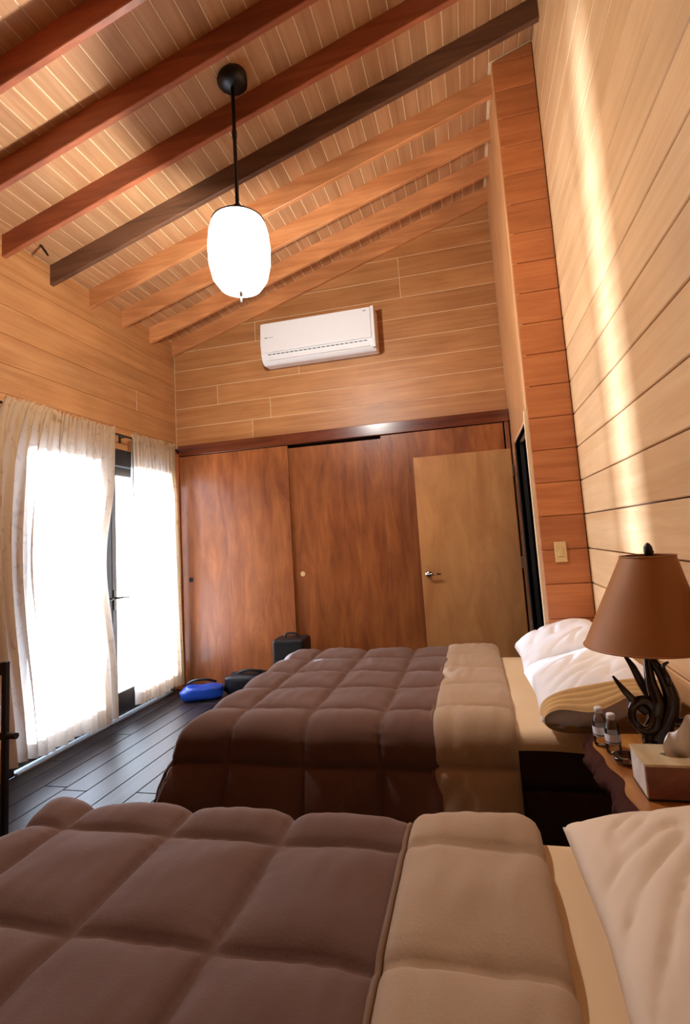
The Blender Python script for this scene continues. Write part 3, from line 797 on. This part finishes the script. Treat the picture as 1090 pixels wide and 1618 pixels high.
box('side_panel', bx0, bx0+.008, by0+.006, by1, NT, bz-.006, M['tbox_side'], tb, bev=.001)
box('side_panel', bx1-.008, bx1, by0+.006, by1, NT, bz-.006, M['tbox_side'], tb, bev=.001)
box('back_panel', bx0+.008, bx1-.008, by1-.008, by1, NT, bz-.006, M['tbox_side'], tb, bev=.001)
box('base_panel', bx0, bx1, by0-.002, by1, NT, NT+.006, M['black'], tb, bev=.001)
bm = bmesh.new(); cx_, cy_ = (bx0+bx1)/2, (by0+by1)/2
o = [(bx0-.002, by0-.004), (bx1+.002, by0-.004), (bx1+.002, by1+.002), (bx0-.002, by1+.002)]
nn_ = 32; vi = []; vo = []
for k in range(nn_):
    q4, f4 = divmod(k, 8); f4 /= 8; ca = math.atan2((by1-by0)/2+.003, (bx1-bx0)/2+.002)
    A4 = [-ca, ca, PI-ca, PI+ca, 2*PI-ca]; a = A4[q4]+(A4[q4+1]-A4[q4])*f4; c_, s_ = math.cos(a), math.sin(a)
    vi.append((cx_+.062*c_, cy_+.018*s_))
    kx = ((bx1-bx0)/2+.002)/max(abs(c_), 1e-6); ky = ((by1-by0)/2+.003)/max(abs(s_), 1e-6); k_ = min(kx, ky)
    vo.append((cx_+c_*k_, cy_-.001+s_*k_))
R4 = [[bm.verts.new((p[0], p[1], z)) for p in L_] for z in (bz, bz-.006) for L_ in (vi, vo)]
for k in range(nn_):
    j = (k+1) % nn_
    for a, b in ((0, 1), (2, 3), (0, 2), (1, 3)): bm.faces.new((R4[a][k], R4[a][j], R4[b][j], R4[b][k]))
from_bm('top_panel', bm, M['tbox_light'], tb)
bm = bmesh.new(); rows = []
for j in range(15):
    t = j/14; row = []
    for i in range(25):
        s = i/24-.5
        wd = .085+.05*math.sin(PI*t*.8)
        row.append(bm.verts.new((cx_+.005+s*wd+.012*t, cy_+.012*math.sin(s*16+2*t)*(.4+t)+.02*t*s, bz-.012+t*(.105-.055*abs(s*2)**1.5)+.006*math.sin(s*23)*t)))
    rows.append(row)
for j in range(14):
    for i in range(24): bm.faces.new((rows[j][i], rows[j][i+1], rows[j+1][i+1], rows[j+1][i]))
from_bm('tissue', bm, M['tissue'], tb, smooth=True)
# light switch
sw = thing('light_switch', 'cream light switch plate on the board column', 'switch', (.493, YC, 1.15))
box('plate', .470, .538, YC-.009, YC-.001, 1.090, 1.211, M['ivory'], sw, bev=.003)
box('rocker', .489, .519, YC-.013, YC-.008, 1.122, 1.179, M['ivory'], sw, bev=.003)

# ------------------------------------------------------------------ things on the floor by the closet
def soft_bag(name, label, c, dims, rz, mat, seed, strap=None, cat='bag'):
    t = thing(name, label, cat, (c[0], c[1], 0)); bm = bmesh.new(); nu, nv = 28, 16; Rz = Matrix.Rotation(rz, 3, 'Z'); rows = []
    for j in range(nv+1):
        ph = -PI/2+PI*j/nv; row = []
        for i in range(nu):
            th = 2*PI*i/nu
            sx = lambda v, e: math.copysign(abs(v)**e, v)
            p = Vector((sx(math.cos(ph), .5)*sx(math.cos(th), .6), sx(math.cos(ph), .5)*sx(math.sin(th), .6), sx(math.sin(ph), .6)))
            k = 1+.16*noise.noise((p.x*2.2+seed, p.y*2.2, p.z*2.2))
            q = Vector((p.x*dims[0]/2*k, p.y*dims[1]/2*k, max(p.z*dims[2]/2*k, -dims[2]/2*.98)))
            row.append(bm.verts.new(Rz @ q+Vector((c[0], c[1], dims[2]/2+.001))))
        rows.append(row)
    for j in range(nv):
        for i in range(nu): bm.faces.new((rows[j][i], rows[j][(i+1) % nu], rows[j+1][(i+1) % nu], rows[j+1][i]))
    bmesh.ops.remove_doubles(bm, verts=bm.verts[:], dist=1e-5)
    from_bm('body', bm, mat, t, smooth=True)
    if strap:
        bm = bmesh.new(); S = spline([Rz @ Vector(p)+Vector((c[0], c[1], 0)) for p in strap], 6); tube(bm, S, .012, 6); from_bm('strap', bm, M['bag'], t, smooth=True)
    return t
soft_bag('duffel_bag', 'bright blue nylon bag lying on the floor beside the corner curtain', (-2.42, 4.20, 0), (.36, .17, .12), .35, M['blue'], 1, [(-.12, 0, .14), (-.05, -.06, .18), (.05, -.06, .18), (.12, 0, .14)])
soft_bag('duffel_bag', 'dark navy nylon bag on the floor against the closet doors', (-2.02, 4.36, 0), (.50, .22, .19), .12, M['navy'], 4, [(-.14, 0, .17), (-.05, -.07, .22), (.05, -.07, .22), (.14, 0, .17)])
su = thing('suitcase', 'black upright suitcase between the farther bed and the closet', 'suitcase', (-1.54, 4.27, 0))
box('shell', -1.74, -1.46, 4.17, 4.40, .03, .50, M['bag'], su, bev=.025, seg=3)
bm = bmesh.new(); tube(bm, spline([(-1.66, 4.28, .495), (-1.64, 4.28, .53), (-1.56, 4.28, .53), (-1.54, 4.28, .495)], 5), .01, 8); from_bm('handle', bm, M['bag'], su, smooth=True)
for x in (-1.70, -1.50):
    for y in (4.20, 4.37):
        bm = bmesh.new(); tube(bm, [(x-.012, y, .0205), (x+.012, y, .0205)], .02, 12); from_bm('wheel', bm, M['black'], su)

# ------------------------------------------------------------------ black frame at the left edge
st = thing('metal_stand', 'black metal frame stand at the left edge before the wide curtain', 'stand', (-2.40, 2.0, 0))
box('post', -2.160, -2.136, 1.988, 2.012, .031, .845, M['black'], st, bev=.003)
box('post', -2.66, -2.636, 1.988, 2.012, .031, .845, M['black'], st, bev=.003)
box('top_bar', -2.636, -2.160, 1.989, 2.011, .785, .842, M['black'], st, bev=.003)
box('cross_bar', -2.636, -2.160, 1.991, 2.009, .50, .53, M['black'], st, bev=.003)
box('foot', -2.163, -2.133, 1.80, 2.12, 0, .03, M['black'], st, bev=.004)
box('foot', -2.663, -2.633, 1.80, 2.12, 0, .03, M['black'], st, bev=.004)
bm = bmesh.new(); tube(bm, [(-2.138, 2.0, .517), (-2.085, 2.0, .517)], .014, 10); from_bm('peg', bm, M['black'], st)
